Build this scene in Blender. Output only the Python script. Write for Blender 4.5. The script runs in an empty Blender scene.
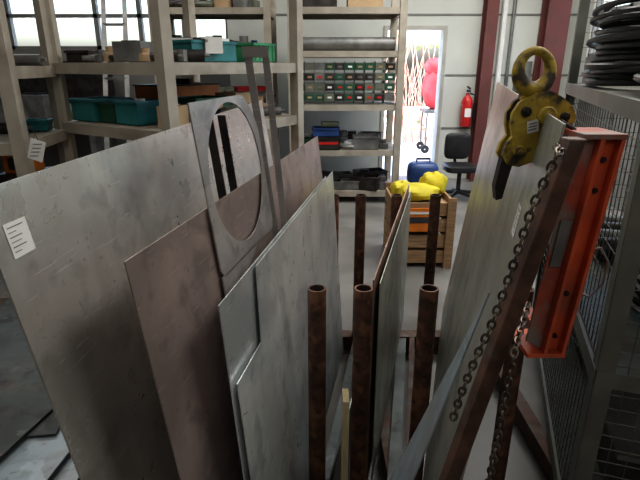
import bpy, math, random
from mathutils import Vector, Matrix
random.seed(7)
S=bpy.context.scene
# ---------------------------------------------------------------- materials
def nmat(name):
    m=bpy.data.materials.new(name); m.use_nodes=True
    nt=m.node_tree; b=nt.nodes['Principled BSDF']; return m,nt,b
def mat(name,c1,c2=None,rough=.5,metal=0.,scale=4.,rvar=.12,bump=0.,stretch=(1,1,1),detail=6,c3=None,lo=.35,hi=.65,t3=(.55,.72),s3=.45):
    m,nt,b=nmat(name)
    c2=c2 or tuple(x*.75 for x in c1)
    tc=nt.nodes.new('ShaderNodeTexCoord'); mp=nt.nodes.new('ShaderNodeMapping')
    mp.inputs['Scale'].default_value=stretch
    nt.links.new(tc.outputs['Object'],mp.inputs['Vector'])
    n=nt.nodes.new('ShaderNodeTexNoise'); n.inputs['Scale'].default_value=scale; n.inputs['Detail'].default_value=detail
    nt.links.new(mp.outputs['Vector'],n.inputs['Vector'])
    r=nt.nodes.new('ShaderNodeValToRGB')
    r.color_ramp.elements[0].position=lo; r.color_ramp.elements[0].color=(*c2,1)
    r.color_ramp.elements[1].position=hi; r.color_ramp.elements[1].color=(*c1,1)
    nt.links.new(n.outputs['Fac'],r.inputs['Fac'])
    out=r.outputs['Color']
    if c3:
        n3=nt.nodes.new('ShaderNodeTexNoise'); n3.inputs['Scale'].default_value=scale*s3; n3.inputs['Detail'].default_value=8
        nt.links.new(mp.outputs['Vector'],n3.inputs['Vector'])
        r3=nt.nodes.new('ShaderNodeValToRGB'); r3.color_ramp.elements[0].position=t3[0]; r3.color_ramp.elements[0].color=(0,0,0,1)
        r3.color_ramp.elements[1].position=t3[1]; r3.color_ramp.elements[1].color=(1,1,1,1)
        nt.links.new(n3.outputs['Fac'],r3.inputs['Fac'])
        mx=nt.nodes.new('ShaderNodeMixRGB'); nt.links.new(r3.outputs['Color'],mx.inputs['Fac'])
        nt.links.new(out,mx.inputs[1]); mx.inputs[2].default_value=(*c3,1); out=mx.outputs[0]
    nt.links.new(out,b.inputs['Base Color'])
    b.inputs['Metallic'].default_value=metal
    mr=nt.nodes.new('ShaderNodeMapRange'); mr.inputs['To Min'].default_value=max(.03,rough-rvar); mr.inputs['To Max'].default_value=min(1,rough+rvar)
    nt.links.new(n.outputs['Fac'],mr.inputs['Value']); nt.links.new(mr.outputs[0],b.inputs['Roughness'])
    if bump>0:
        bp=nt.nodes.new('ShaderNodeBump'); bp.inputs['Strength'].default_value=bump; bp.inputs['Distance'].default_value=.01
        nt.links.new(n.outputs['Fac'],bp.inputs['Height']); nt.links.new(bp.outputs[0],b.inputs['Normal'])
    return m
def sheetmat(name,base,dark,stain,rough=.38,metal=.5,seed=0.,rusty=(.22,.15,.11),ra=.35):
    """mill-finish steel: broad oxide clouds, small stains, fine scratches"""
    m,nt,b=nmat(name); N=nt.nodes.new; Lk=nt.links.new
    tc=N('ShaderNodeTexCoord'); mp=N('ShaderNodeMapping'); mp.inputs['Location'].default_value=(seed,seed*1.7,seed*.6); Lk(tc.outputs['Object'],mp.inputs['Vector'])
    def noise(sc,det,vec=None,dist=0.):
        n=N('ShaderNodeTexNoise'); n.inputs['Scale'].default_value=sc; n.inputs['Detail'].default_value=det; n.inputs['Distortion'].default_value=dist
        Lk(vec or mp.outputs['Vector'],n.inputs['Vector']); return n.outputs['Fac']
    def ramp(f,lo,hi,a=(0,0,0),c=(1,1,1)):
        r=N('ShaderNodeValToRGB'); r.color_ramp.elements[0].position=lo; r.color_ramp.elements[1].position=hi
        r.color_ramp.elements[0].color=(*a,1); r.color_ramp.elements[1].color=(*c,1); Lk(f,r.inputs['Fac']); return r.outputs['Color']
    def mix(f,a,c,t='MIX'):
        x=N('ShaderNodeMixRGB'); x.blend_type=t
        for i,v in((0,f),(1,a),(2,c)):
            if isinstance(v,(int,float)): x.inputs[i].default_value=v
            elif isinstance(v,tuple): x.inputs[i].default_value=(*v,1)
            else: Lk(v,x.inputs[i])
        return x.outputs[0]
    n1=noise(2.3,5,dist=.6); c=ramp(n1,.40,.60,dark,base)
    n2=noise(9,8,dist=.4); c=mix(ramp(n2,.54,.66,c=(.6,.6,.6)),c,stain)
    n5=noise(5,7,dist=1.); c=mix(ramp(n5,.56,.70,c=(ra,ra,ra)),c,rusty)
    n6=noise(38,3); c=mix(ramp(n6,.66,.71,c=(.55,.55,.55)),c,stain)
    for sc,rot,th in((60,.5,.66),(90,-.7,.70)):
        mp2=N('ShaderNodeMapping'); mp2.inputs['Scale'].default_value=(3,3,sc); mp2.inputs['Rotation'].default_value=(rot,0,0); Lk(mp.outputs['Vector'],mp2.inputs['Vector'])
        n3=noise(3,3,mp2.outputs['Vector']); c=mix(ramp(n3,th,th+.03,c=(.45,.45,.45)),c,tuple(min(1,x*1.5) for x in base))
    mp3=N('ShaderNodeMapping'); mp3.inputs['Scale'].default_value=(1.2,5,.8); Lk(mp.outputs['Vector'],mp3.inputs['Vector'])
    n4=noise(2.5,4,mp3.outputs['Vector']); c=mix(ramp(n4,.5,.75,c=(.5,.5,.5)),c,dark)
    Lk(c,b.inputs['Base Color']); b.inputs['Metallic'].default_value=metal
    mr=N('ShaderNodeMapRange'); mr.inputs['To Min'].default_value=rough-.16; mr.inputs['To Max'].default_value=rough+.2; Lk(n2,mr.inputs['Value']); Lk(mr.outputs[0],b.inputs['Roughness'])
    bp=N('ShaderNodeBump'); bp.inputs['Strength'].default_value=.14; bp.inputs['Distance'].default_value=.02; Lk(n1,bp.inputs['Height']); Lk(bp.outputs[0],b.inputs['Normal'])
    return m
M={}
M['steelA']=sheetmat('sheet_steel_grey',(.70,.69,.64),(.48,.475,.45),(.34,.33,.31),.30,.65,1,ra=.18)
M['steelB']=sheetmat('sheet_steel_brownish',(.48,.385,.355),(.31,.25,.235),(.20,.165,.15),.34,.55,4)
M['steelC']=sheetmat('sheet_steel_bluish',(.80,.84,.84),(.52,.56,.57),(.35,.37,.38),.32,.6,9,ra=.2)
M['steelD']=sheetmat('sheet_steel_offcut',(.52,.49,.48),(.34,.32,.31),(.22,.21,.21),.38,.6,12)
M['steelG']=sheetmat('sheet_steel_green_grey',(.48,.49,.44),(.33,.345,.31),(.24,.25,.23),.36,.55,17,ra=.2)
M['steelH']=sheetmat('sheet_steel_blue',(.40,.47,.52),(.28,.34,.38),(.2,.24,.27),.4,.5,21)
M['steelF']=sheetmat('sheet_steel_rusty',(.40,.27,.21),(.20,.12,.09),(.30,.28,.27),.5,.4,25,ra=.6)
M['steelK']=sheetmat('sheet_steel_dark',(.16,.18,.18),(.09,.10,.10),(.05,.05,.05),.5,.5,30)  # near-black base tone under the usual sheet noise layers
M['rust']=mat('rusty_pipe_paint',(.15,.07,.05),(.05,.03,.022),.55,.3,26,.15,bump=.4,c3=(.22,.11,.065),t3=(.52,.62),s3=.6)
M['rustin']=mat('pipe_inside',(.05,.03,.02),(.02,.012,.01),.8,0,9)
M['beam']=mat('rusty_flat_bar',(.16,.085,.06),(.07,.04,.03),.55,.3,20,.12,bump=.4,c3=(.15,.12,.105),t3=(.52,.62))
M['orange']=mat('orange_paint',(.68,.12,.04),(.50,.085,.035),.5,0,12,.12,bump=.15,c3=(.30,.09,.05),t3=(.54,.66))
M['orange_d']=mat('orange_worn',(.48,.10,.05),(.28,.07,.05),.5,.1,18,.1,c3=(.26,.21,.19),t3=(.5,.6))
M['yellow']=mat('yellow_paint_worn',(.50,.37,.05),(.34,.24,.035),.55,0,34,.1,bump=.4,c3=(.06,.045,.03),t3=(.50,.60),s3=.7)
M['dark']=mat('dark_steel',(.07,.065,.06),(.035,.03,.03),.45,.6,12,.1)
M['chain']=mat('chain_steel',(.20,.17,.14),(.10,.08,.07),.4,.8,40,.1)
M['black']=mat('black_rubber',(.02,.02,.022),(.012,.012,.013),.45,0,10)
M['rackbeige']=mat('beige_rack_paint',(.40,.36,.30),(.31,.28,.23),.55,0,6,.1,c3=(.20,.165,.13))
M['rackgrey']=mat('cage_grey_paint',(.19,.20,.17),(.13,.135,.12),.5,.2,8,.1,c3=(.13,.10,.08))
M['wire']=mat('wire_mesh_steel',(.16,.16,.14),(.09,.09,.08),.5,.6,10)
M['wood']=mat('pallet_wood',(.40,.25,.13),(.24,.15,.08),.7,0,6,.1,stretch=(1,1,8),bump=.2)
M['woodl']=mat('pale_wood',(.60,.50,.32),(.48,.38,.23),.65,0,8,.1,stretch=(8,8,1))
M['card']=mat('cardboard',(.42,.30,.18),(.34,.24,.14),.8,0,5)
M['white']=mat('paper_label',(.80,.80,.77),(.72,.72,.70),.6,0,20)
M['ink']=mat('label_ink',(.05,.05,.06),None,.6)
M['teal']=mat('teal_plastic',(.03,.20,.21),(.02,.14,.15),.4,0,6)
M['blue']=mat('blue_plastic',(.03,.08,.24),(.02,.05,.16),.4,0,6)
M['green']=mat('green_plastic',(.06,.30,.14),(.04,.2,.1),.45,0,6)
M['dgreen']=mat('dark_green_plastic',(.02,.09,.05),(.01,.06,.035),.45,0,6)
M['olive']=mat('olive_enamel',(.16,.18,.13),(.10,.11,.08),.45,.1,6)
M['red']=mat('red_paint',(.62,.03,.03),(.5,.02,.02),.35,0,6)
M['redcol']=mat('column_red_oxide',(.15,.045,.04),(.11,.035,.03),.6,0,4)
M['ybag']=mat('yellow_fabric',(.70,.58,.03),(.5,.42,.02),.7,0,8,bump=.6)
M['oran2']=mat('orange_plastic',(.8,.24,.02),(.6,.17,.02),.5,0,8)
M['wall']=mat('wall_panel_paint',(.60,.62,.58),(.53,.55,.52),.7,0,1.5,.05)
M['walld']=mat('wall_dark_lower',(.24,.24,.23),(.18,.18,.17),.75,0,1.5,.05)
M['ceil']=mat('ceiling_sheeting',(.36,.35,.34),(.28,.28,.27),.7,0,1.5)
M['gmetal']=mat('grey_cast',(.25,.25,.24),(.14,.14,.14),.5,.5,8)
M['floor']=mat('floor_concrete',(.26,.25,.235),(.16,.155,.145),.38,0,2.2,.15,bump=.05,c3=(.10,.095,.09))
M['frame']=mat('window_frame_paint',(.22,.22,.21),None,.5)
M['dframe']=mat('door_frame_paint',(.48,.46,.42),None,.5)
M['asph']=mat('yard_paving',(.80,.78,.75),(.68,.66,.63),.9,0,3)
M['leaf']=mat('shrub_leaf',(.22,.32,.10),(.12,.2,.06),.6,0,9)
M['twig']=mat('shrub_twig',(.62,.40,.34),(.48,.28,.24),.8,0,9)
M['redfab']=mat('faded_red_tarp',(.75,.10,.12),(.62,.05,.06),.8,0,5,bump=.5)
def glass():
    m,nt,b=nmat('window_glass'); b.inputs['Base Color'].default_value=(.9,.95,.95,1)
    b.inputs['Roughness'].default_value=.05; b.inputs['Transmission Weight'].default_value=1; b.inputs['IOR'].default_value=1.02
    return m
M['glass']=glass()
# ---------------------------------------------------------------- mesh builder
class B:
    def __init__(s): s.v=[];s.f=[];s.m=[];s.sm=[];s.mats=[]
    def mi(s,k):
        if k not in s.mats: s.mats.append(k)
        return s.mats.index(k)
    def add(s,vs,fs,k,smooth=False):
        o=len(s.v); s.v+= [tuple(v) for v in vs]; i=s.mi(k)
        for f in fs: s.f.append([o+a for a in f]); s.m.append(i); s.sm.append(smooth)
    def box(s,c,d,k,rz=0,R=None):
        R=R or Matrix.Rotation(rz,3,'Z'); c=Vector(c); vs=[]
        for x in(-.5,.5):
            for y in(-.5,.5):
                for z in(-.5,.5): vs.append(c+R@Vector((x*d[0],y*d[1],z*d[2])))
        s.add(vs,[(0,1,3,2),(4,6,7,5),(0,4,5,1),(2,3,7,6),(0,2,6,4),(1,5,7,3)],k)
    def b2(s,lo,hi,k): s.box([(a+b)/2 for a,b in zip(lo,hi)],[b-a for a,b in zip(lo,hi)],k)
    def bar(s,p0,p1,w,h,k,up=(0,0,1)):
        p0=Vector(p0);p1=Vector(p1);d=(p1-p0);L=d.length;d.normalize();up=Vector(up)
        if abs(d.dot(up))>.98: up=Vector((0,1,0))
        x=up.cross(d).normalized(); y=d.cross(x)
        R=Matrix((x,y,d)).transposed(); s.box((p0+p1)/2,(w,h,L),k,R=R)
    def prism(s,pts,vec,k):
        n=len(pts); pts=[Vector(p) for p in pts]; vec=Vector(vec)
        vs=pts+[p+vec for p in pts]
        fs=[tuple(range(n)),tuple(range(2*n-1,n-1,-1))]+[(i,i+n,(i+1)%n+n,(i+1)%n) for i in range(n)]
        s.add(vs,fs,k)
    def frame(s,path,closed):
        n=len(path);T=[]
        for i in range(n):
            a=path[(i-1)%n] if (closed or i>0) else path[i]; b=path[(i+1)%n] if (closed or i<n-1) else path[i]
            T.append((b-a).normalized())
        u=Vector((0,0,1)) if abs(T[0].z)<.9 else Vector((1,0,0))
        N=[];cur=(u-T[0]*u.dot(T[0])).normalized()
        for t in T:
            cur=(cur-t*cur.dot(t)); cur.normalize(); N.append(cur.copy())
        return T,N
    def tube(s,path,r,k,n=8,closed=False,smooth=True,caps=True):
        path=[Vector(p) for p in path];T,N=s.frame(path,closed);vs=[];fs=[]
        rs=r if isinstance(r,(list,tuple)) else [r]*len(path)
        for p,t,nn,rr in zip(path,T,N,rs):
            bb=t.cross(nn)
            for j in range(n):
                a=2*math.pi*j/n; vs.append(p+(nn*math.cos(a)+bb*math.sin(a))*rr)
        m=len(path)
        for i in range(m if closed else m-1):
            for j in range(n):
                a=i*n+j;b=i*n+(j+1)%n;c=((i+1)%m)*n+(j+1)%n;d=((i+1)%m)*n+j
                fs.append((a,b,c,d))
        if not closed and caps: fs.append(tuple(range(n-1,-1,-1))); fs.append(tuple(range((m-1)*n,m*n)))
        s.add(vs,fs,k,smooth)
    def pipe(s,p0,p1,ro,ri,k,ki=None,n=24):
        p0=Vector(p0);p1=Vector(p1);T,N=s.frame([p0,p1],False);t=T[0];a=N[0];b=t.cross(a)
        rings=[(p0,ri),(p0,ro),(p1,ro),(p1,ri)];vs=[]
        for p,r in rings:
            for j in range(n):
                w=2*math.pi*j/n; vs.append(p+(a*math.cos(w)+b*math.sin(w))*r)
        def band(i,i2): return [(i*n+j,i*n+(j+1)%n,i2*n+(j+1)%n,i2*n+j) for j in range(n)]
        s.add(vs,band(0,1)+band(1,2)+band(2,3),k,True); s.add(vs,band(3,0),ki or k,True)
    def lathe(s,prof,o,ax,k,n=24):
        o=Vector(o);ax=Vector(ax).normalized();u=Vector((1,0,0)) if abs(ax.x)<.9 else Vector((0,1,0))
        u=(u-ax*u.dot(ax)).normalized();w=ax.cross(u);vs=[];fs=[]
        for h,r in prof:
            for j in range(n):
                a=2*math.pi*j/n; vs.append(o+ax*h+(u*math.cos(a)+w*math.sin(a))*max(r,1e-4))
        for i in range(len(prof)-1):
            for j in range(n): fs.append((i*n+j,i*n+(j+1)%n,(i+1)*n+(j+1)%n,(i+1)*n+j))
        s.add(vs,fs,k,True)
    def torus(s,c,ax,R,r,k,n=28,m=10,stretch=1,sdir=None):
        ax=Vector(ax).normalized();u=Vector(sdir) if sdir else (Vector((1,0,0)) if abs(ax.x)<.9 else Vector((0,1,0)))
        u=(u-ax*u.dot(ax)).normalized();w=ax.cross(u);c=Vector(c)
        s.tube([c+u*math.cos(2*math.pi*i/n)*R*stretch+w*math.sin(2*math.pi*i/n)*R for i in range(n)],r,k,m,True)
    def build(s,name,bevel=0,parent=None):
        me=bpy.data.meshes.new(name); me.from_pydata(s.v,[],s.f)
        for k in s.mats: me.materials.append(M[k])
        me.polygons.foreach_set('material_index',s.m); me.polygons.foreach_set('use_smooth',s.sm)
        me.validate(); me.update()
        import bmesh
        bm=bmesh.new(); bm.from_mesh(me); bmesh.ops.recalc_face_normals(bm,faces=bm.faces); bm.to_mesh(me); bm.free()
        me.set_sharp_from_angle(angle=math.radians(40))
        o=bpy.data.objects.new(name,me); S.collection.objects.link(o)
        if bevel:
            md=o.modifiers.new('bevel','BEVEL'); md.width=bevel; md.segments=2; md.limit_method='ANGLE'; md.angle_limit=math.radians(50)
        if parent: o.parent=parent
        return o
# ---------------------------------------------------------------- room shell
XL,XR,YB,YF,ZC=-6.,3.6,7.6,-4.,4.2
def solo(name,lo,hi,k): b=B(); b.b2(lo,hi,k); return b.build(name)
solo('floor',(XL-.2,YF-.2,-.1),(XR+.2,YB+.2,0),'floor')
solo('ceiling',(XL-.2,YF-.2,ZC),(XR+.2,YB+.2,ZC+.1),'ceil')
solo('wall_south',(XL-.2,YF-.2,0),(XR+.2,YF,ZC),'walld')
solo('wall_west',(XL-.2,YF,0),(XL,YB,ZC),'walld')
DX0,DX1,DZ=.95,1.74,2.12
W0,W1,WZ0,WZ1=-5.6,-1.3,1.86,2.75
b=B()
b.b2((XL-.2,YB,0),(W0,YB+.2,ZC),'walld'); b.b2((W0,YB,0),(W1,YB+.2,WZ0),'walld'); b.b2((W0,YB,WZ1),(W1,YB+.2,ZC),'walld')
b.b2((W1,YB,0),(DX0,YB+.2,ZC),'wall'); b.b2((DX0,YB,DZ),(DX1,YB+.2,ZC),'wall'); b.b2((DX1,YB,0),(XR+.2,YB+.2,ZC),'wall')
b.build('wall_north')
b=B(); R0,R1,RZ0,RZ1=1.5,7.2,1.75,2.9
b.b2((XR,YF,0),(XR+.2,R0,ZC),'walld'); b.b2((XR,R1,0),(XR+.2,YB,ZC),'wall'); b.b2((XR,R0,0),(XR+.2,R1,RZ0),'walld'); b.b2((XR,R0,RZ1),(XR+.2,R1,ZC),'walld')
b.build('wall_east')
b=B()
for i in range(8):
    x=W0+(W1-W0)*i/7; b.b2((x-.03,YB+.02,WZ0),(x+.03,YB+.1,WZ1),'frame')
for z in (WZ0+.02,2.3,WZ1-.03): b.b2((W0,YB+.02,z-.025),(W1,YB+.1,z+.025),'frame')
b.b2((W0,YB+.05,WZ0),(W1,YB+.055,WZ1),'glass'); b.build('window_1')
b=B()
for i in range(8):
    y=R0+(R1-R0)*i/7; b.b2((XR+.02,y-.03,RZ0),(XR+.1,y+.03,RZ1),'frame')
for z in (RZ0+.02,2.3,RZ1-.03): b.b2((XR+.02,R0,z-.025),(XR+.1,R1,z+.025),'frame')
b.b2((XR+.05,R0,RZ0),(XR+.055,R1,RZ1),'glass'); b.build('window_2')
b=B() # door lining in front of the opening
b.b2((DX0-.05,YB-.03,0),(DX0,YB-.001,DZ+.05),'dframe'); b.b2((DX1,YB-.03,0),(DX1+.05,YB-.001,DZ+.05),'dframe'); b.b2((DX0,YB-.03,DZ),(DX1,YB-.001,DZ+.05),'dframe')
b.build('trim_2')
b=B()
for z in (.75,1.5,2.3,3.1): b.b2((DX1+.07 if z<2.2 else -1.25,YB-.012,z),(XR,YB-.001,z+.025),'frame')
b.build('trim_1')
b=B(); b.b2((2.32,YB-.22,0),(2.34,YB-.05,ZC),'redcol'); b.b2((2.25,YB-.24,0),(2.41,YB-.22,ZC),'redcol'); b.b2((2.25,YB-.05,0),(2.41,YB-.03,ZC),'redcol'); b.build('steel_column')
b=B(); b.b2((3.05,YB-.3,0),(3.35,YB-.28,ZC),'redcol'); b.b2((3.19,YB-.28,0),(3.21,YB-.08,ZC),'redcol');b.b2((3.05,YB-.08,0),(3.35,YB-.06,ZC),'redcol'); b.build('steel_column.001')
b=B(); b.tube([(2.55,YB-.06,0),(2.55,YB-.06,ZC)],.04,'white'); b.tube([(2.68,YB-.05,0),(2.68,YB-.05,ZC)],.025,'gmetal'); b.b2((2.8,YB-.12,1.3),(3.0,YB-.02,1.7),'gmetal'); b.build('wall_conduit')
b=B()
for y in (0.,3.6,7.2): b.b2((XL,y-.06,3.75),(XR,y+.06,4.05),'redcol')
b.build('roof_beams')
# exterior
solo('yard_ground',(-14,YB+.2,-.12),(12,22,-.02),'asph')
b=B()
random.seed(3)
for i in range(170):
    x=random.uniform(.9,4.2); y=random.uniform(11,12.2); h=random.uniform(1.2,2.7)
    b.tube([(x,y,-.02),(x+random.uniform(-.1,.1),y,h*.5),(x+random.uniform(-.35,.35),y+random.uniform(-.2,.2),h)],[.012,.009,.004],'twig',5)
for i in range(200):
    x=random.uniform(.9,4.2);y=random.uniform(11.,12.4);z=random.uniform(1.8,3.0) if i%3 else random.uniform(.1,.6)
    d=random.uniform(.04,.08);R=Matrix.Rotation(random.uniform(0,6),3,Vector((random.random(),random.random(),random.random())).normalized())
    b.prism([Vector((x,y,z))+R@Vector(p) for p in((-d,0,0),(0,-d*.5,0),(d,0,0),(0,d*.5,0))],R@Vector((0,0,.003)),'leaf')
b.build('garden_shrub')
def pad(c,dx,dy,dz,k,R=Matrix.Identity(3),e=.45,wob=0):
    vs=[];n=20;m=10
    f=lambda t:math.copysign(abs(t)**e,t)
    for i in range(m+1):
        ph=-math.pi/2+math.pi*i/m
        for j in range(n):
            th=2*math.pi*j/n; g=1+wob*math.sin(3*th+ph*4)+wob*.6*math.cos(5*th-ph*3)
            vs.append(Vector(c)+R@Vector((f(math.cos(ph))*f(math.cos(th))*dx/2*g,f(math.cos(ph))*f(math.sin(th))*dy/2*g,f(math.sin(ph))*dz/2*g)))
    fs=[(i*n+j,i*n+(j+1)%n,(i+1)*n+(j+1)%n,(i+1)*n+j) for i in range(m) for j in range(n)]
    b.add(vs,fs,k,True)
b=B() # tarp-covered load on a trolley outside
pad((2.35,10.3,1.25),.62,.6,.9,'redfab',e=.8,wob=.06); pad((2.2,10.2,1.62),.36,.4,.3,'redfab',e=.9,wob=.08)
b.b2((2.05,10.0,.76),(2.65,10.6,.82),'gmetal')
for x in (2.1,2.6):
    for y in(10.05,10.55):
        b.lathe([(-.02,.02),(-.02,.08),(.02,.08),(.02,.02)],(x,y,.06),(0,1,0),'black'); b.b2((x-.015,y-.015,.06),(x+.015,y+.015,.78),'gmetal')
b.build('tarp_covered_trolley')
# ---------------------------------------------------------------- sheet rack base + posts
PH=.98
rk=B()
posts=[(-.01,1.45),(.139,1.45),(.348,1.45),(.65,1.45),(-.50,1.45),(.075,2.66),(.224,2.66),(.42,2.66),(.633,2.66),(-.46,2.66),(1.0,2.66)]
for y in (1.45,2.66):
    rk.b2((-.62,y-.04,0),(1.08,y+.04,.01),'beam'); rk.b2((-.62,y-.04,.11),(1.08,y+.04,.12),'beam'); rk.b2((-.62,y-.006,.01),(1.08,y+.006,.11),'beam')
for x in (-.58,.3,.98): rk.b2((x-.03,1.5,.02),(x+.03,2.6,.10),'beam')
for x,y in posts: rk.pipe((x,y,.12),(x,y,PH),.03 if y<2 else .029,.024,'rust','rustin')
rk.build('sheet_metal_rack')
# sheets : plane  x = xt + sl*(y-y0) + (xb-xt)*(zt-z)/(zt-.12)
def sheet(name,y0,xt,zt,xb,sl,pts,k,th=.003,extra=None):
    def P(y,z): return Vector((xt+sl*(y-y0)+(xb-xt)*(zt-z)/(zt-.12),y,z))
    b=B(); n=Vector((1,-sl,(xb-xt)/(zt-.12))).normalized()
    b.prism([P(*p) for p in pts],-n*th,k)
    if extra: extra(b,P,n)
    return b.build(name)
def label(b,P,n,y,z,w,h,base=0.):
    o=n*(base+.0008)
    b.prism([P(y,z)+o,P(y+w,z)+o,P(y+w,z-h)+o,P(y,z-h)+o],n*.0006,'white')
    for i in range(6):
        zz=z-h*(.12+.14*i); o2=n*(base+.0016); ww=w*(.7,.35,.55,.45,.6,.3)[i]
        b.prism([P(y+w*.1,zz)+o2,P(y+w*.1+ww,zz)+o2,P(y+w*.1+ww,zz-h*.025)+o2,P(y+w*.1,zz-h*.025)+o2],n*.0003,'gmetal' if i%2 else 'ink')
sheet('steel_sheet',.75,-.537,1.464,-.342,.095,[(.75,1.464),(2.93,1.464),(2.93,.12),(.75,.12)],'steelA',.004,lambda b,P,n:label(b,P,n,.785,1.40,.055,.06))
sheet('steel_sheet',.85,-.357,1.31,-.225,.2,[(.85,1.31),(2.58,1.31),(2.58,.12),(.85,.12)],'steelB',.003)
sheet('steel_sheet',.99,-.222,1.15,-.155,.185,[(.99,1.15),(2.35,1.15),(2.35,.12),(.99,.12)],'steelC',.003)
sheet('steel_sheet',.99,-.210,1.15,-.140,.185,[(1.0,.12),(1.0,.94),(1.19,.94),(1.22,1.15),(2.47,1.15),(2.47,.12)],'steelC',.003)
# offcut with round hole
def holed():
    b=B(); y0,xt,zt,xb,sl=1.2,-.306,1.567,-.136,.2
    def P(y,z): return Vector((xt+sl*(y-y0)+(xb-xt)*(zt-z)/(zt-.12),y,z))
    n=Vector((1,-sl,(xb-xt)/(zt-.12))).normalized()*.004
    cy,cz,r=1.432,1.355,.198; ylo,yhi,zlo,zhi=1.2,1.66,1.12,1.567
    N=72;inn=[];out=[]
    for i in range(N):
        a=2*math.pi*(i+.5)/N;dy,dz=math.cos(a),math.sin(a)
        inn.append(P(cy+dy*r,cz+dz*r))
        t=min(((yhi if dy>0 else ylo)-cy)/dy if abs(dy)>1e-6 else 9,((zhi if dz>0 else zlo)-cz)/dz if abs(dz)>1e-6 else 9)
        if dy>0 and dz>0: t=min(t,.245)
        out.append(P(cy+dy*t,cz+dz*t))
    vs=inn+out+[v-n for v in inn]+[v-n for v in out];fs=[]
    for i in range(N):
        j=(i+1)%N
        fs+=[(i,j,N+j,N+i),(2*N+i,3*N+i,3*N+j,2*N+j),(i,2*N+i,2*N+j,j),(N+i,N+j,3*N+j,3*N+i)]
    b.add(vs,fs,'steelD')
    b.prism([P(1.2,1.125),P(1.50,1.125),P(1.30,1.05),P(1.27,.12),P(1.2,.12)],-n,'steelD')
    b.build('holed_steel_offcut')
holed()
b=B()
def bar2(xa,xb_,w,y,zt=1.69,th=.005): b.prism([(xa,y,zt),(xa+w,y,zt),(xb_+w,y,.12),(xb_,y,.12)],(0,th,0),'steelD')
bar2(-.240,-.056,.024,1.672); bar2(-.184,-.054,.022,1.680)
b.prism([(-.244,1.668,1.705),(-.164,1.668,1.705),(-.162,1.668,1.672),(-.242,1.668,1.672)],(0,.004,0),'steelD')
b.build('slotted_steel_bar')
b=B(); b.prism([(-.345,1.50,1.545),(-.320,1.50,1.545),(-.16,1.50,.12),(-.185,1.50,.12)],(0,.008,0),'dark')
b.build('flat_steel_bar')
b=B(); b.prism([(-.325,1.62,1.50),(-.300,1.62,1.50),(-.15,1.62,.12),(-.175,1.62,.12)],(0,.008,0),'dark')
b.build('flat_steel_bar')
# centre sheets
sheet('steel_sheet',1.50,.178,.985,.178,.25,[(1.5,.985),(2.9,.985),(2.9,.12),(1.5,.12)],'steelF',.005)
sheet('steel_sheet',1.50,.196,.965,.196,.25,[(1.52,.965),(2.85,.965),(2.85,.12),(1.52,.12)],'steelG',.003)
sheet('steel_sheet',1.5,.115,.5,.03,.2,[(1.5,.42),(2.55,.5),(2.55,.12),(1.5,.12)],'steelC',.003)
b=B(); b.b2((.072,1.30,.0),(.092,1.37,.66),'woodl'); b.build('wooden_lath')
b=B()
for i,(x,w,k) in enumerate(((.26,.05,'steelK'),(.33,.03,'beam'),(.10,.04,'steelK'),(-.0,.05,'steelK'))):
    b.prism([(x,1.52,.121+i*.004),(x+w,1.52,.121+i*.004),(x+w+.2,2.6,.121+i*.004),(x+.2,2.6,.121+i*.004)],(0,0,.003),k)
b.build('steel_strips')
# right leaning sheets
sheet('steel_sheet',.7,.362,1.56,.168,.286,[(.82,1.56),(3.0,1.56),(3.0,.12),(.82,.12)],'steelG',.004,lambda b,P,n:label(b,P,-n,.99,1.37,.05,.065,.004))
sheet('steel_sheet',.7,.346,1.56,-.024,.286,[(.80,1.27),(1.12,.54),(1.2,.01),(.80,.01)],'steelH',.003)
b=B(); b.prism([(.356,.72,1.55),(.382,.72,1.55),(.071,.72,0.0),(.045,.72,0.0)],(0,.03,0),'beam'); b.build('rusty_flat_bar',.002)
# ---------------------------------------------------------------- orange spreader frame
b=B()
def O(u,z,y=.95):
    return Vector((.478+u+(z-1.05)*.088,y,z))
z0,z1=1.065,1.52
b.prism([O(.006,z0),O(.044,z0),O(.044,z1),O(.006,z1)],(0,.006,0),'orange')
b.prism([O(-.034,z0+.02),O(-.0,z0+.0),O(.0,z1),O(-.034,z1)],(0,.006,0),'orange_d')
b.prism([O(0,z0,.930),O(.008,z0,.930),O(.008,z1,.930),O(0,z1,.930)],(0,.09,0),'orange')
b.prism([O(.038,z0,.930),O(.046,z0,.930),O(.046,z1,.930),O(.038,z1,.930)],(0,.09,0),'orange')
b.prism([O(-.034,z1,.930),O(.048,z1,.930),O(.048,z1+.01,.930),O(-.034,z1+.01,.930)],(0,.11,0),'orange_d')
b.prism([O(-.034,z0-.01,.930),O(.048,z0-.01,.930),O(.048,z0,.930),O(-.034,z0,.930)],(0,.11,0),'orange')
b.prism([O(-.028,1.26,.948),O(-.006,1.26,.948),O(-.006,1.36,.948),O(-.028,1.36,.948)],(0,-.004,0),'gmetal')
for z in (1.10,1.2,1.42,1.48): b.lathe([(0,.0),(0,.006),(.006,.006),(.006,0)],O(.023,z,.95),(0,-1,0),'dark',6)
b.tube([O(.044,1.28)+Vector((0,.03,0)),O(.07,1.30),O(.092,1.27),O(.095,1.22),O(.075,1.19),O(.044,1.20)+Vector((0,.03,0))],.003,'gmetal',6)
b.bar((.51,.99,1.055),(.60,1.42,.975),.03,.04,'orange_d')
b.build('orange_lifting_beam',.0012)
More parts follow.
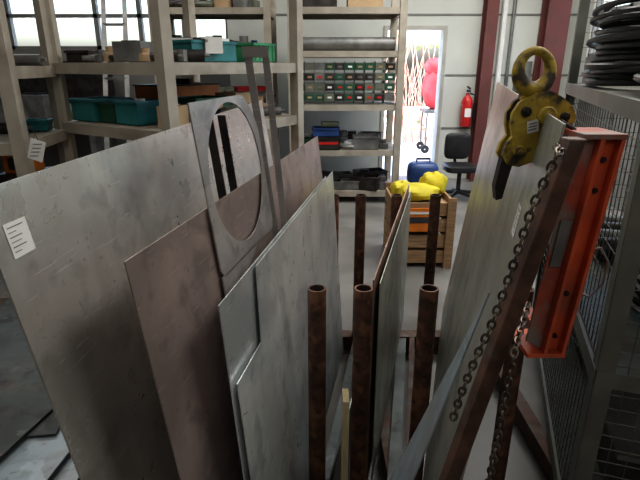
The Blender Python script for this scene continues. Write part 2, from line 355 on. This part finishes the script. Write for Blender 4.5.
# ---------------------------------------------------------------- plate clamp
b=B()
def K(u,v,y=1.03): return Vector((.445+(u-540)*.00202,y,1.526-(v-130)*.002))
body=[(511,114),(517,103),(530,95),(547,92),(560,99),(571,108),(575,119),(570,130),(560,133),(553,142),(547,153),(538,163),(524,168),(512,166),(506,156),(508,146),(514,137),(511,126)]
b.prism([K(*p) for p in body],(0,.012,0),'yellow'); b.prism([K(*p,y=1.062) for p in body],(0,.012,0),'yellow')
core=[(520,112),(530,103),(548,101),(560,112),(555,128),(545,148),(530,158),(518,150),(520,130)]
b.prism([K(*p,y=1.042) for p in core],(0,.02,0),'dark')
for u,v,r in((545,116,.019),(522,152,.013),(563,117,.009),(524,112,.01)):
    b.lathe([(0,r),(.006,r),(.009,r*.85),(.009,r*.45),(.014,r*.45),(.014,0)],K(u,v),(0,-1,0),'yellow' if r>.012 else 'dark',20)
b.prism([K(526,122,1.029),K(537,119,1.029),K(539,131,1.029),K(528,134,1.029)],(0,-.002,0),'white')
for i in range(3): b.prism([K(528,124+i*3,1.027),K(536,122+i*3,1.027),K(536,123+i*3,1.027),K(528,125+i*3,1.027)],(0,-.0006,0),'ink')
rc=K(531,73,1.05)
N=32
ax=Vector((.15,-1,.1)).normalized();u=Vector((1,0,0));u=(u-ax*u.dot(ax)).normalized();w=ax.cross(u)
b.tube([rc+u*math.cos(2*math.pi*i/N)*.034+w*math.sin(2*math.pi*i/N)*.037 for i in range(N)],[.0125+.004*math.cos(2*math.pi*i/N+1.57) for i in range(N)],'yellow',12,True)
b.bar(K(530,102,1.05),K(531,90,1.05),.04,.022,'yellow')
b.prism([K(508,160,1.04),K(520,163,1.04),K(516,185,1.04),K(513,203,1.04),K(507,205,1.04),K(504,190,1.04)],(0,.022,0),'dark')
b.tube([K(555,120,1.01),K(568,128,1.0),K(574,142,1.0),K(566,150,1.0)],.004,'dark',8)
b.tube([K(566,121,1.03),K(556,141,1.02),K(540,140,1.02)],.0035,'dark',8)
b.build('plate_lifting_clamp',.0015)
# ---------------------------------------------------------------- chains
def chain(name,pts,L=.017,r=.0022):
    pts=[Vector(p) for p in pts]; b=B()
    out=[pts[0]];need=L*.76
    i=0;cur=pts[0]
    while i<len(pts)-1:
        d=(pts[i+1]-cur)
        if d.length>=need: cur=cur+d.normalized()*need; out.append(cur); need=L*.76
        else: need-=d.length; i+=1; cur=pts[i]
    for j in range(len(out)-1):
        t=(out[j+1]-out[j]).normalized(); s=Vector((0,1,0)) if j%2 else t.cross(Vector((0,1,0)))
        s=(s-t*s.dot(t)).normalized(); s=(s+t.cross(s)*.5).normalized()
        b.torus((out[j]+out[j+1])/2,s,.0052,r,'chain',12,6,1.6,t)
    return b.build(name)
chain('steel_chain',[(.47,1.0,1.50),(.40,.85,1.52),(.335,.70,1.538),(.322,.70,1.50),(.308,.70,1.455),(.288,.70,1.341),(.270,.70,1.26),(.254,.70,1.209),(.236,.70,1.14),(.225,.70,1.08)])
chain('steel_chain',[(.37,.80,1.25),(.313,.70,1.215),(.306,.69,1.15),(.302,.69,1.05),(.296,.69,.93),(.292,.69,.78),(.28,.69,.6)])
# ---------------------------------------------------------------- cage rack at right
cr=B(); A0=Vector((.84,1.3,0)); A1=Vector((1.37,2.9,0)); d=(A1-A0); L=d.length; d.normalize(); q=Vector((d.y,-d.x,0)); DP=.8
def G(s_,w_,z): return A0+d*s_+q*w_+Vector((0,0,z))
ang=math.atan2(d.y,d.x)
def lpost(s_,w_,h,sx=1,sw=1):
    c=G(s_,w_,h/2); cr.box(c+d*(.025*sx),(.05,.006,h),'rackgrey',rz=ang); cr.box(c+q*(.025*sw),(.006,.05,h),'rackgrey',rz=ang)
for s_,sx in((0,1),(L,-1)):
    for w_,sw in((0,1),(DP,-1)): lpost(s_,w_,2.5,sx,sw)
for z in (.16,.75,1.53,2.4):
    for w_ in(0,DP): cr.bar(G(0,w_,z),G(L,w_,z),.012,.055,'rackgrey')
    for s_ in(0,L): cr.bar(G(s_,0,z),G(s_,DP,z),.012,.055,'rackgrey')
    if z<2: cr.box(G(L/2,DP/2,z+.02),(L-.02,DP-.02,.008),'rackgrey',rz=ang)
def mesh(p,e1,e2,n1,n2):
    for i in range(n1+1):
        a=p+e1*i/n1; cr.tube([a,a+e2],.0019,'wire',4)
    for i in range(n2+1):
        a=p+e2*i/n2; cr.tube([a,a+e1],.0019,'wire',4)
up=Vector((0,0,1))
mesh(G(.03,0.01,.18),d*(L-.06),up*.55,34,11)
mesh(G(.03,0.01,.78),d*(L-.06),up*.72,34,15)
mesh(G(.03,DP,1.6),d*(L-.06),up*.78,22,11)
mesh(G(L,.03,.2),q*(DP-.06),up*2.2,10,30)
mesh(G(0,.03,.2),q*(DP-.06),up*1.3,14,26)
cr.build('wire_mesh_cage_rack')
random.seed(11)
def coil(name,c,R,n,r,k,h=.02,st=1.6):
    b=B()
    for i in range(n):
        c2=Vector(c)+Vector((random.uniform(-.03,.03),random.uniform(-.03,.03),r+.004+i*h/2))
        tilt=Vector((random.uniform(-.05,.05),random.uniform(-.05,.05),1))
        b.torus(c2,tilt,R*random.uniform(.82,1.05),r,k,44,6,st,d+Vector((random.uniform(-.2,.2),0,0)))
    return b.build(name)
coil('black_cable_coil',G(.45,.32,1.565),.22,20,.012,'black',st=1.4)
coil('black_cable_coil',G(1.20,.25,1.565),.215,30,.013,'black',.021,1.8)
coil('black_cable_coil',G(.5,.42,.79),.23,14,.012,'black')
coil('black_cable_coil',G(1.2,.42,.18),.23,20,.014,'black')
b=B()
for i in range(4):
    cc=G(1.02+.14*i,.4,.774+.06); b.tube([cc-q*.25,cc+q*.25],.055,'gmetal' if i%2 else 'dark',14)
b.build('steel_roller_stock')
b=B()
cc=G(.3,.4,.19+.10); b.box(cc,(.38,.5,.2),'dark',rz=ang); b.box(cc+Vector((0,0,.11)),(.4,.52,.02),'gmetal',rz=ang)
b.build('storage_box')
# ---------------------------------------------------------------- generic shelf rack
def rack(name,c0,e1,L1,L2,H,shelves,ps=.06,k='rackbeige'):
    e1=Vector((*e1,0)).normalized(); e2=Vector((-e1.y,e1.x,0)); c0=Vector((*c0,0)); b=B(); a=math.atan2(e1.y,e1.x)
    for u in(0,L1):
        for v in(0,L2): b.box(c0+e1*u+e2*v+Vector((0,0,H/2)),(ps,ps,H),k,rz=a)
    for z in shelves:
        for v in(0,L2): b.box(c0+e1*L1/2+e2*v+Vector((0,0,z-.03)),(L1-ps,ps*.6,.07),k,rz=a)
        for u in(0,L1): b.box(c0+e1*u+e2*L2/2+Vector((0,0,z-.03)),(ps*.6,L2-ps,.07),k,rz=a)
        b.box(c0+e1*L1/2+e2*L2/2+Vector((0,0,z-.005)),(L1-.04,L2-.04,.02),k,rz=a)
    b.build(name)
    return lambda u,v,z: c0+e1*u+e2*v+Vector((0,0,z)), a
def tray(b,c,dx,dy,h,k,rz=0,t=.006):
    R=Matrix.Rotation(rz,3,'Z'); c=Vector(c)
    b.box(c+Vector((0,0,t/2)),(dx,dy,t),k,rz)
    for s_ in(-1,1):
        b.box(c+R@Vector((s_*(dx/2-t/2),0,h/2)),(t,dy,h),k,rz); b.box(c+R@Vector((0,s_*(dy/2-t/2),h/2)),(dx,t,h),k,rz)
        b.box(c+R@Vector((s_*(dx/2+.004),0,h-.01)),(.012,dy+.02,.014),k,rz); b.box(c+R@Vector((0,s_*(dy/2+.004),h-.01)),(dx+.02,.012,.014),k,rz)
def part(b,p,s_,k,t,a=0):
    p=Vector(p)
    if t<.3: b.lathe([(0,0),(0,s_*.5),(s_*.5,s_*.5),(s_*.55,s_*.3),(s_*.9,s_*.3),(s_*.9,0)],p,(0,0,1),k,16)
    elif t<.5:
        R=Matrix.Rotation(a,3,'Z'); b.tube([p+R@Vector((-s_*.8,0,s_*.3)),p+R@Vector((s_*.8,.02,s_*.3))],s_*.3,k,12); b.tube([p+R@Vector((s_*.8,.02,s_*.3)),p+R@Vector((s_*1.1,.02,s_*.3))],s_*.1,'gmetal',8)
    elif t<.7: tray(b,p,s_*1.6,s_*1.2,s_*.8,k,a)
    elif t<.85: b.box(p+Vector((0,0,s_*.45)),(s_*1.5,s_*1.1,s_*.9),k,a); b.box(p+Vector((0,0,s_*.92)),(s_*.8,s_*.6,s_*.06),'dark',a)
    else: b.torus(p+Vector((0,0,s_*.2)),(0,0,1),s_*.6,s_*.18,k,20,8)
def junk(name,places,kinds,size=.1,rz=0):
    b=B()
    for p in places: part(b,p,size*random.uniform(.6,1.2),random.choice(kinds),random.random(),rz+random.uniform(-.4,.4))
    return b.build(name)
# left rack (corner towards the viewer)
P1,aL=rack('steel_shelving_rack',(-.88,3.0),(.537,.844),1.30,1.12,2.6,(.25,.75,1.27,1.66),.075)
R=Matrix.Rotation(aL,3,'Z')
b=B(); c=P1(.55,.30,1.671); tray(b,c,.42,.34,.13,'teal',aL)
for i in range(14): part(b,c+Vector((random.uniform(-.12,.12),random.uniform(-.09,.09),.05)),.11,random.choice(['white','gmetal','dark','teal']),random.random(),i)
b.build('crate_of_fittings')
b=B(); c=P1(1.02,.22,1.671); tray(b,c,.26,.26,.13,'green',aL)
for i in range(5): b.box(c+R@Vector((-.1+.05*i,0,.07)),(.008,.275,.11),'green',aL)
b.build('green_crate')
junk('tool_pile',[P1(.12,.3+.11*i,1.671) for i in range(7)]+[P1(.3+.1*i,.8,1.671) for i in range(10)]+[P1(.12+.1*i,.14,1.671) for i in range(3)],['gmetal','dark','dark','card','olive'],.11)
b=B(); c=P1(.20,.50,1.281); tray(b,c,.24,.22,.15,'teal',aL); part(b,c+Vector((0,0,.06)),.11,'white',.1); tray(b,P1(.22,.95,1.281),.30,.26,.15,'teal',aL); part(b,P1(.22,.95,1.33),.12,'dark',.4); b.build('teal_tray')
b=B(); tray(b,P1(.54,.30,1.281),.34,.28,.16,'dgreen',aL); part(b,P1(.54,.30,1.30),.13,'dark',.4); tray(b,P1(.22,.72,1.281),.26,.18,.13,'dgreen',aL);b.build('green_tray')
b=B(); c=P1(.82,.80,1.281); b.box(c+Vector((0,0,.11)),(.6,.3,.22),'oran2',rz=aL); b.box(c+Vector((0,0,.225)),(.62,.32,.012),'dark',rz=aL); b.b2(c-Vector((.05,.05,-.23)),c+Vector((.1,.05,.27)),'dark'); b.build('orange_toolbox')
b=B(); c=P1(.17,.16,1.281)
b.box(c+Vector((0,0,.065)),(.17,.13,.13),'card',rz=aL+.4); b.box(c+Vector((0,0,.133)),(.17,.03,.003),'woodl',rz=aL+.4)
b.box(P1(.86,.24,1.281+.09),(.24,.2,.18),'card',rz=aL); b.build('cardboard_box')
junk('machine_parts',[P1(1.1,.12+.12*i,1.281) for i in range(6)]+[P1(.40+.1*i,.10,1.281) for i in range(4)]+[P1(.44,.55+.12*i,1.281) for i in range(5)],['dark','gmetal','card','dark','olive'],.13)
junk('machine_parts',[P1(.15+.12*i,.2+.25*(i%4),.761) for i in range(9)]+[P1(.1,.2+.12*i,.761) for i in range(8)],['dark','gmetal','oran2','dark'],.2)
junk('machine_parts',[P1(.15+.12*i,.2+.25*(i%4),.261) for i in range(9)],['dark','gmetal','card','dark'],.2)
# far left rack
P2,a2=rack('steel_shelving_rack',(-3.45,2.75),(1,.1),1.72,.7,2.6,(.25,.75,1.22,1.64),.075)
junk('machine_parts',[P2(.2+.1*i,.15+.2*(i%3),1.231) for i in range(15)],['dark','gmetal','card','teal','dark'],.14)
junk('machine_parts',[P2(.2+.1*i,.15+.2*(i%3),1.651) for i in range(15)],['dark','gmetal','dark'],.11)
junk('machine_parts',[P2(.2+.1*i,.15+.2*(i%3),.761) for i in range(11)],['dark','gmetal','dark'],.18)
b=B(); c=P2(1.57,.32,.761); b.box(c+Vector((0,0,.12)),(.22,.26,.24),'dark'); b.build('battery_box')
b=B(); c=c+Vector((0,0,.241)); b.box(c+Vector((0,0,.06)),(.16,.18,.12),'oran2'); b.box(c+Vector((.0,-.095,.06)),(.08,.02,.07),'dark'); b.tube([c+Vector((-.05,0,.12)),c+Vector((-.04,0,.155)),c+Vector((.04,0,.155)),c+Vector((.05,0,.12))],.012,'oran2'); b.build('orange_battery_charger')
b=B(); c=Vector((-1.62,2.865,1.19)); b.box(c,(.085,.003,.12),'white',R=Matrix.Rotation(.35,3,'Y'))
for i in range(4): b.box(c+Vector((0.012-.01*i,-.003,.035-.022*i)),(.05,.001,.003),'ink')
b.tube([c+Vector((.02,0,.055)),c+Vector((-.0,.0,.12))],.002,'dark',5); b.build('paper_tag')
b=B(); 
for x in (-2.3,-2.05): b.bar((x,5.2,0),(x-.35,6.9,3.0),.05,.025,'gmetal')
for i in range(9): t=.1+.1*i; b.bar((-2.3-.35*t,5.2+1.7*t,3*t),(-2.05-.35*t,5.2+1.7*t,3*t),.03,.03,'gmetal')
b.build('ladder')
b=B(); b.b2((-5.6,6.6,.86),(-2.9,7.4,.92),'wood')
for x in(-5.5,-4.2,-3.0): b.b2((x-.04,6.65,0),(x+.04,7.35,.86),'gmetal')
b.b2((-5.6,7.3,.92),(-2.9,7.36,1.7),'dark'); b.build('workbench')
junk('bench_machinery',[(-5.2+.35*i,6.95,.921) for i in range(7)],['dark','olive','gmetal','dark'],.38)
# middle rack
P3,a3=rack('steel_shelving_rack',(-.33,6.15),(1,0),1.27,.75,2.45,(.15,.66,1.20,1.80,2.26),.08)
b=B()
for i in range(10):
    for j in range(4):
        c=P3(.09+.118*i,.1,1.212+.075+.115*j); b.box(c,(.108,.2,.075),random.choice(['olive','gmetal','olive','dgreen','dark','dark'])); b.box(c+Vector((0,-.103,-.0)),(.05,.004,.022),random.choice(['white','card','red','card','gmetal']))
    b.b2((-.33+.028+.118*i,6.16,1.212),(-.33+.032+.118*i,6.36,1.69),'gmetal')
for j in range(5): b.b2((-.30,6.16,1.21+.115*j),(.90,6.36,1.218+.115*j),'gmetal')
b.build('parts_drawer_organiser')
b=B(); b.tube([P3(.05,.1,1.806+.075),P3(1.2,.1,1.806+.075)],.075,'gmetal',24); b.tube([P3(.05,.3,1.806+.07),P3(1.15,.3,1.806+.07)],.07,'steelD',24); b.build('rolled_sheet')
b=B(); b.box(P3(.3,.3,2.266+.07),(.45,.3,.14),'dark'); b.box(P3(.85,.3,2.266+.06),(.4,.35,.12),'card'); b.box(P3(.6,.4,2.27+.15),(1.0,.2,.02),'dark');b.build('cardboard_boxes')
b=B(); c=P3(.40,.12,.671); tray(b,c,.34,.28,.15,'dark'); tray(b,c+Vector((0,0,.16)),.32,.26,.10,'blue'); b.box(c+Vector((0,-.142,.08)),(.3,.004,.03),'red'); tray(b,c+Vector((.05,0,.27)),.2,.2,.05,'olive'); b.build('stacked_bins')
b=B(); tray(b,P3(.13,.16,.671),.15,.22,.12,'dgreen'); b.build('green_bin')
junk('electric_motors',[P3(.68+.11*i,.12+.08*(i%2),.671) for i in range(5)]+[P3(.15+.12*i,.5,.671) for i in range(8)],['dark','gmetal','white','gmetal'],.18)
junk('machine_parts',[P3(.12+.1*i,.12+.1*(i%2),.161) for i in range(11)]+[P3(.12+.1*i,.45,.161) for i in range(10)],['dark','gmetal','gmetal','dark'],.18)
P4,a4=rack('steel_shelving_rack',(-1.9,6.2),(1,0),1.3,.7,2.45,(.15,.66,1.20,1.80,2.26),.08)
for z,k in((1.211,'red'),(1.811,'blue'),(.671,'oran2'),(2.271,'card')):
    junk('machine_parts',[P4(.12+.11*i,.15+.1*(i%2),z) for i in range(10)]+[P4(.12+.11*i,.5,z) for i in range(9)],['dark','gmetal',k,'dark','olive'],.19)
# ---------------------------------------------------------------- fire extinguisher
b=B(); o=Vector((2.13,YB-.12,.80))
b.lathe([(0,0),(0,.07),(.01,.078),(.36,.078),(.40,.065),(.43,.03),(.45,.025),(.47,.025),(.47,0)],o,(0,0,1),'red')
b.box(o+Vector((0,-.02,.50)),(.03,.12,.03),'dark'); b.box(o+Vector((0,-.02,.545)),(.025,.14,.015),'dark',R=Matrix.Rotation(.2,3,'X'))
b.tube([o+Vector((.03,0,.47)),o+Vector((.10,-.02,.44)),o+Vector((.11,-.03,.25)),o+Vector((.10,-.04,.1))],.012,'black'); b.box(o+Vector((0,-.079,.2)),(.09,.004,.12),'white'); b.box(o+Vector((0,.09,.25)),(.05,.05,.3),'dark')
b.build('fire_extinguisher')
# office chair
b=B(); o=Vector((1.78,6.3,0))
for i in range(5):
    a=2*math.pi*i/5+.3; p=o+Vector((math.cos(a)*.26,math.sin(a)*.26,.07)); b.tube([o+Vector((0,0,.11)),p+Vector((0,0,.01))],[.03,.018],'black',8); b.lathe([(-.02,0),(-.02,.03),(.02,.03),(.02,0)],p-Vector((0,0,.04)),(math.sin(a),-math.cos(a),0),'black',12)
b.tube([o+Vector((0,0,.1)),o+Vector((0,0,.42))],.028,'dark',12)
pad(o+Vector((0,0,.42)),.42,.40,.1,'black'); pad(o+Vector((0,.22,.66)),.34,.08,.34,'black'); b.tube([o+Vector((0,.1,.40)),o+Vector((0,.27,.43)),o+Vector((0,.27,.62))],.02,'dark')
b.build('office_chair')
# crate + yellow bag + placard
b=B(); 
x0,x1,y0,y1,h=.62,1.12,4.0,4.55,.62
for z in(.1,.24,.38,.52): 
    for y in(y0,y1): b.b2((x0,y-.01,z-.055),(x1,y+.01,z+.055),'wood')
    for x in(x0,x1): b.b2((x-.01,y0,z-.055),(x+.01,y1,z+.055),'wood')
for x in(x0+.03,x1-.03):
    for y in(y0-.02,y1+.02): b.b2((x-.035,y-.012,0),(x+.035,y+.012,h),'wood')
b.b2((x0,y0,.08),(x1,y1,.1),'wood'); b.b2((x0,y0,.50),(x1,y1,.52),'card'); b.build('wooden_crate')
b=B(); pad((.86,4.28,.60),.36,.3,.13,'ybag',e=.75,wob=.08); pad((1.02,4.42,.64),.24,.2,.2,'ybag',e=.8,wob=.1); pad((.74,4.4,.60),.2,.22,.13,'ybag',e=.8,wob=.1); b.build('yellow_bag')
b=B(); b.box((.80,3.96,.44),(.26,.012,.2),'oran2'); b.box((.80,3.952,.44),(.2,.004,.05),'ink'); b.box((.80,3.952,.50),(.2,.004,.02),'white'); b.build('orange_hazard_placard')
b=B(); pad((1.10,5.3,.55),.32,.26,.26,'blue',e=.5); b.b2((.92,5.12,.0),(1.28,5.48,.03),'wood'); b.b2((.92,5.12,.03),(.97,5.48,.39),'wood'); b.b2((1.23,5.12,.03),(1.28,5.48,.39),'wood'); b.b2((.92,5.12,.39),(1.28,5.48,.42),'wood'); b.tube([(1.03,5.3,.65),(1.03,5.3,.71),(1.17,5.3,.71),(1.17,5.3,.65)],.013,'dark'); b.build('blue_jerrycan')
# ---------------------------------------------------------------- stock to the left of the big sheet
b=B()
for y in(1.1,2.3):
    b.b2((-1.7,y-.03,.0),(-.72,y+.03,.06),'dark')
    for x in(-1.66,-.76): b.b2((x-.02,y-.03,.06),(x+.02,y+.03,.45),'dark')
    b.b2((-1.7,y-.03,.40),(-.72,y+.03,.45),'dark')
b.build('stock_trestle')
b=B()
for i,(x,y,w,l,rz,k) in enumerate(((-1.2,1.7,.92,1.7,.0,'steelK'),(-1.18,1.62,.85,1.6,.05,'steelH'),(-1.25,1.75,.8,1.5,-.04,'steelK'),(-1.12,1.55,.7,1.25,-.1,'steelH'),(-1.25,1.9,.62,1.2,.12,'steelK'),(-1.2,1.4,.5,.8,-.2,'steelK'))):
    b.box((x,y,.455+.012*i),(w,l,.004),k,rz=rz)
b.build('flat_sheet_stack')
b=B()
for i in range(5):
    x=-.72-.14*i; b.tube([(x,.9,.09),(x+.1,2.5,.09)],.028,'beam' if i%2 else 'dark',10)
b.build('steel_pipe_stock')
# ---------------------------------------------------------------- lights
def area(name,loc,size,sy,e,rot=(0,0,0),col=(1,1,1)):
    l=bpy.data.lights.new(name,'AREA'); l.shape='RECTANGLE'; l.size=size; l.size_y=sy; l.energy=e; l.color=col
    o=bpy.data.objects.new(name,l); o.location=loc; o.rotation_euler=rot; S.collection.objects.link(o); return o
area('skylight_lamp',(-1.2,1.4,3.7),1.4,3.0,36,col=(1,.95,.88))
area('skylight_lamp.001',(1.8,5.2,3.7),2.4,1.6,110,col=(1,.98,.93))
area('skylight_lamp.002',(-2.5,5.4,3.7),3.0,1.6,40,col=(1,.96,.90))
area('sheet_fill_lamp',(2.1,2.0,3.7),1.2,2.6,85,col=(1,.96,.90))  # added fill, no skylight here: brightens the right-facing leaning sheets
area('rear_daylight_fill',(1.0,-2.4,3.4),3.0,1.4,22,(math.radians(35),0,0),col=(1,.94,.87))  # added stand-in for daylight from openings behind the camera, aimed forward
w=bpy.data.worlds.new('World'); S.world=w; w.use_nodes=True; nt=w.node_tree; bg=nt.nodes['Background']
sk=nt.nodes.new('ShaderNodeTexSky'); sk.sky_type='NISHITA'; sk.sun_disc=False; sk.sun_elevation=math.radians(45); sk.sun_rotation=math.radians(200); sk.air_density=1; sk.dust_density=6; sk.ozone_density=0.6
nt.links.new(sk.outputs[0],bg.inputs[0]); bg.inputs[1].default_value=1.2
sun=bpy.data.lights.new('sun','SUN'); sun.energy=3.2; sun.angle=.1; so=bpy.data.objects.new('sun',sun); so.rotation_euler=(math.radians(50),0,math.radians(-25)); S.collection.objects.link(so)
# ---------------------------------------------------------------- camera
cam=bpy.data.cameras.new('camera'); co=bpy.data.objects.new('camera',cam); S.collection.objects.link(co)
cam.lens=28.1; cam.sensor_width=36; cam.clip_start=.02; co.location=(0,0,1.65); co.rotation_euler=(math.radians(90-19.3),0,0); S.camera=co
S.view_settings.view_transform='Standard'; S.view_settings.exposure=.05
try: S.view_settings.look='Medium High Contrast'
except Exception as e: print('look',e)
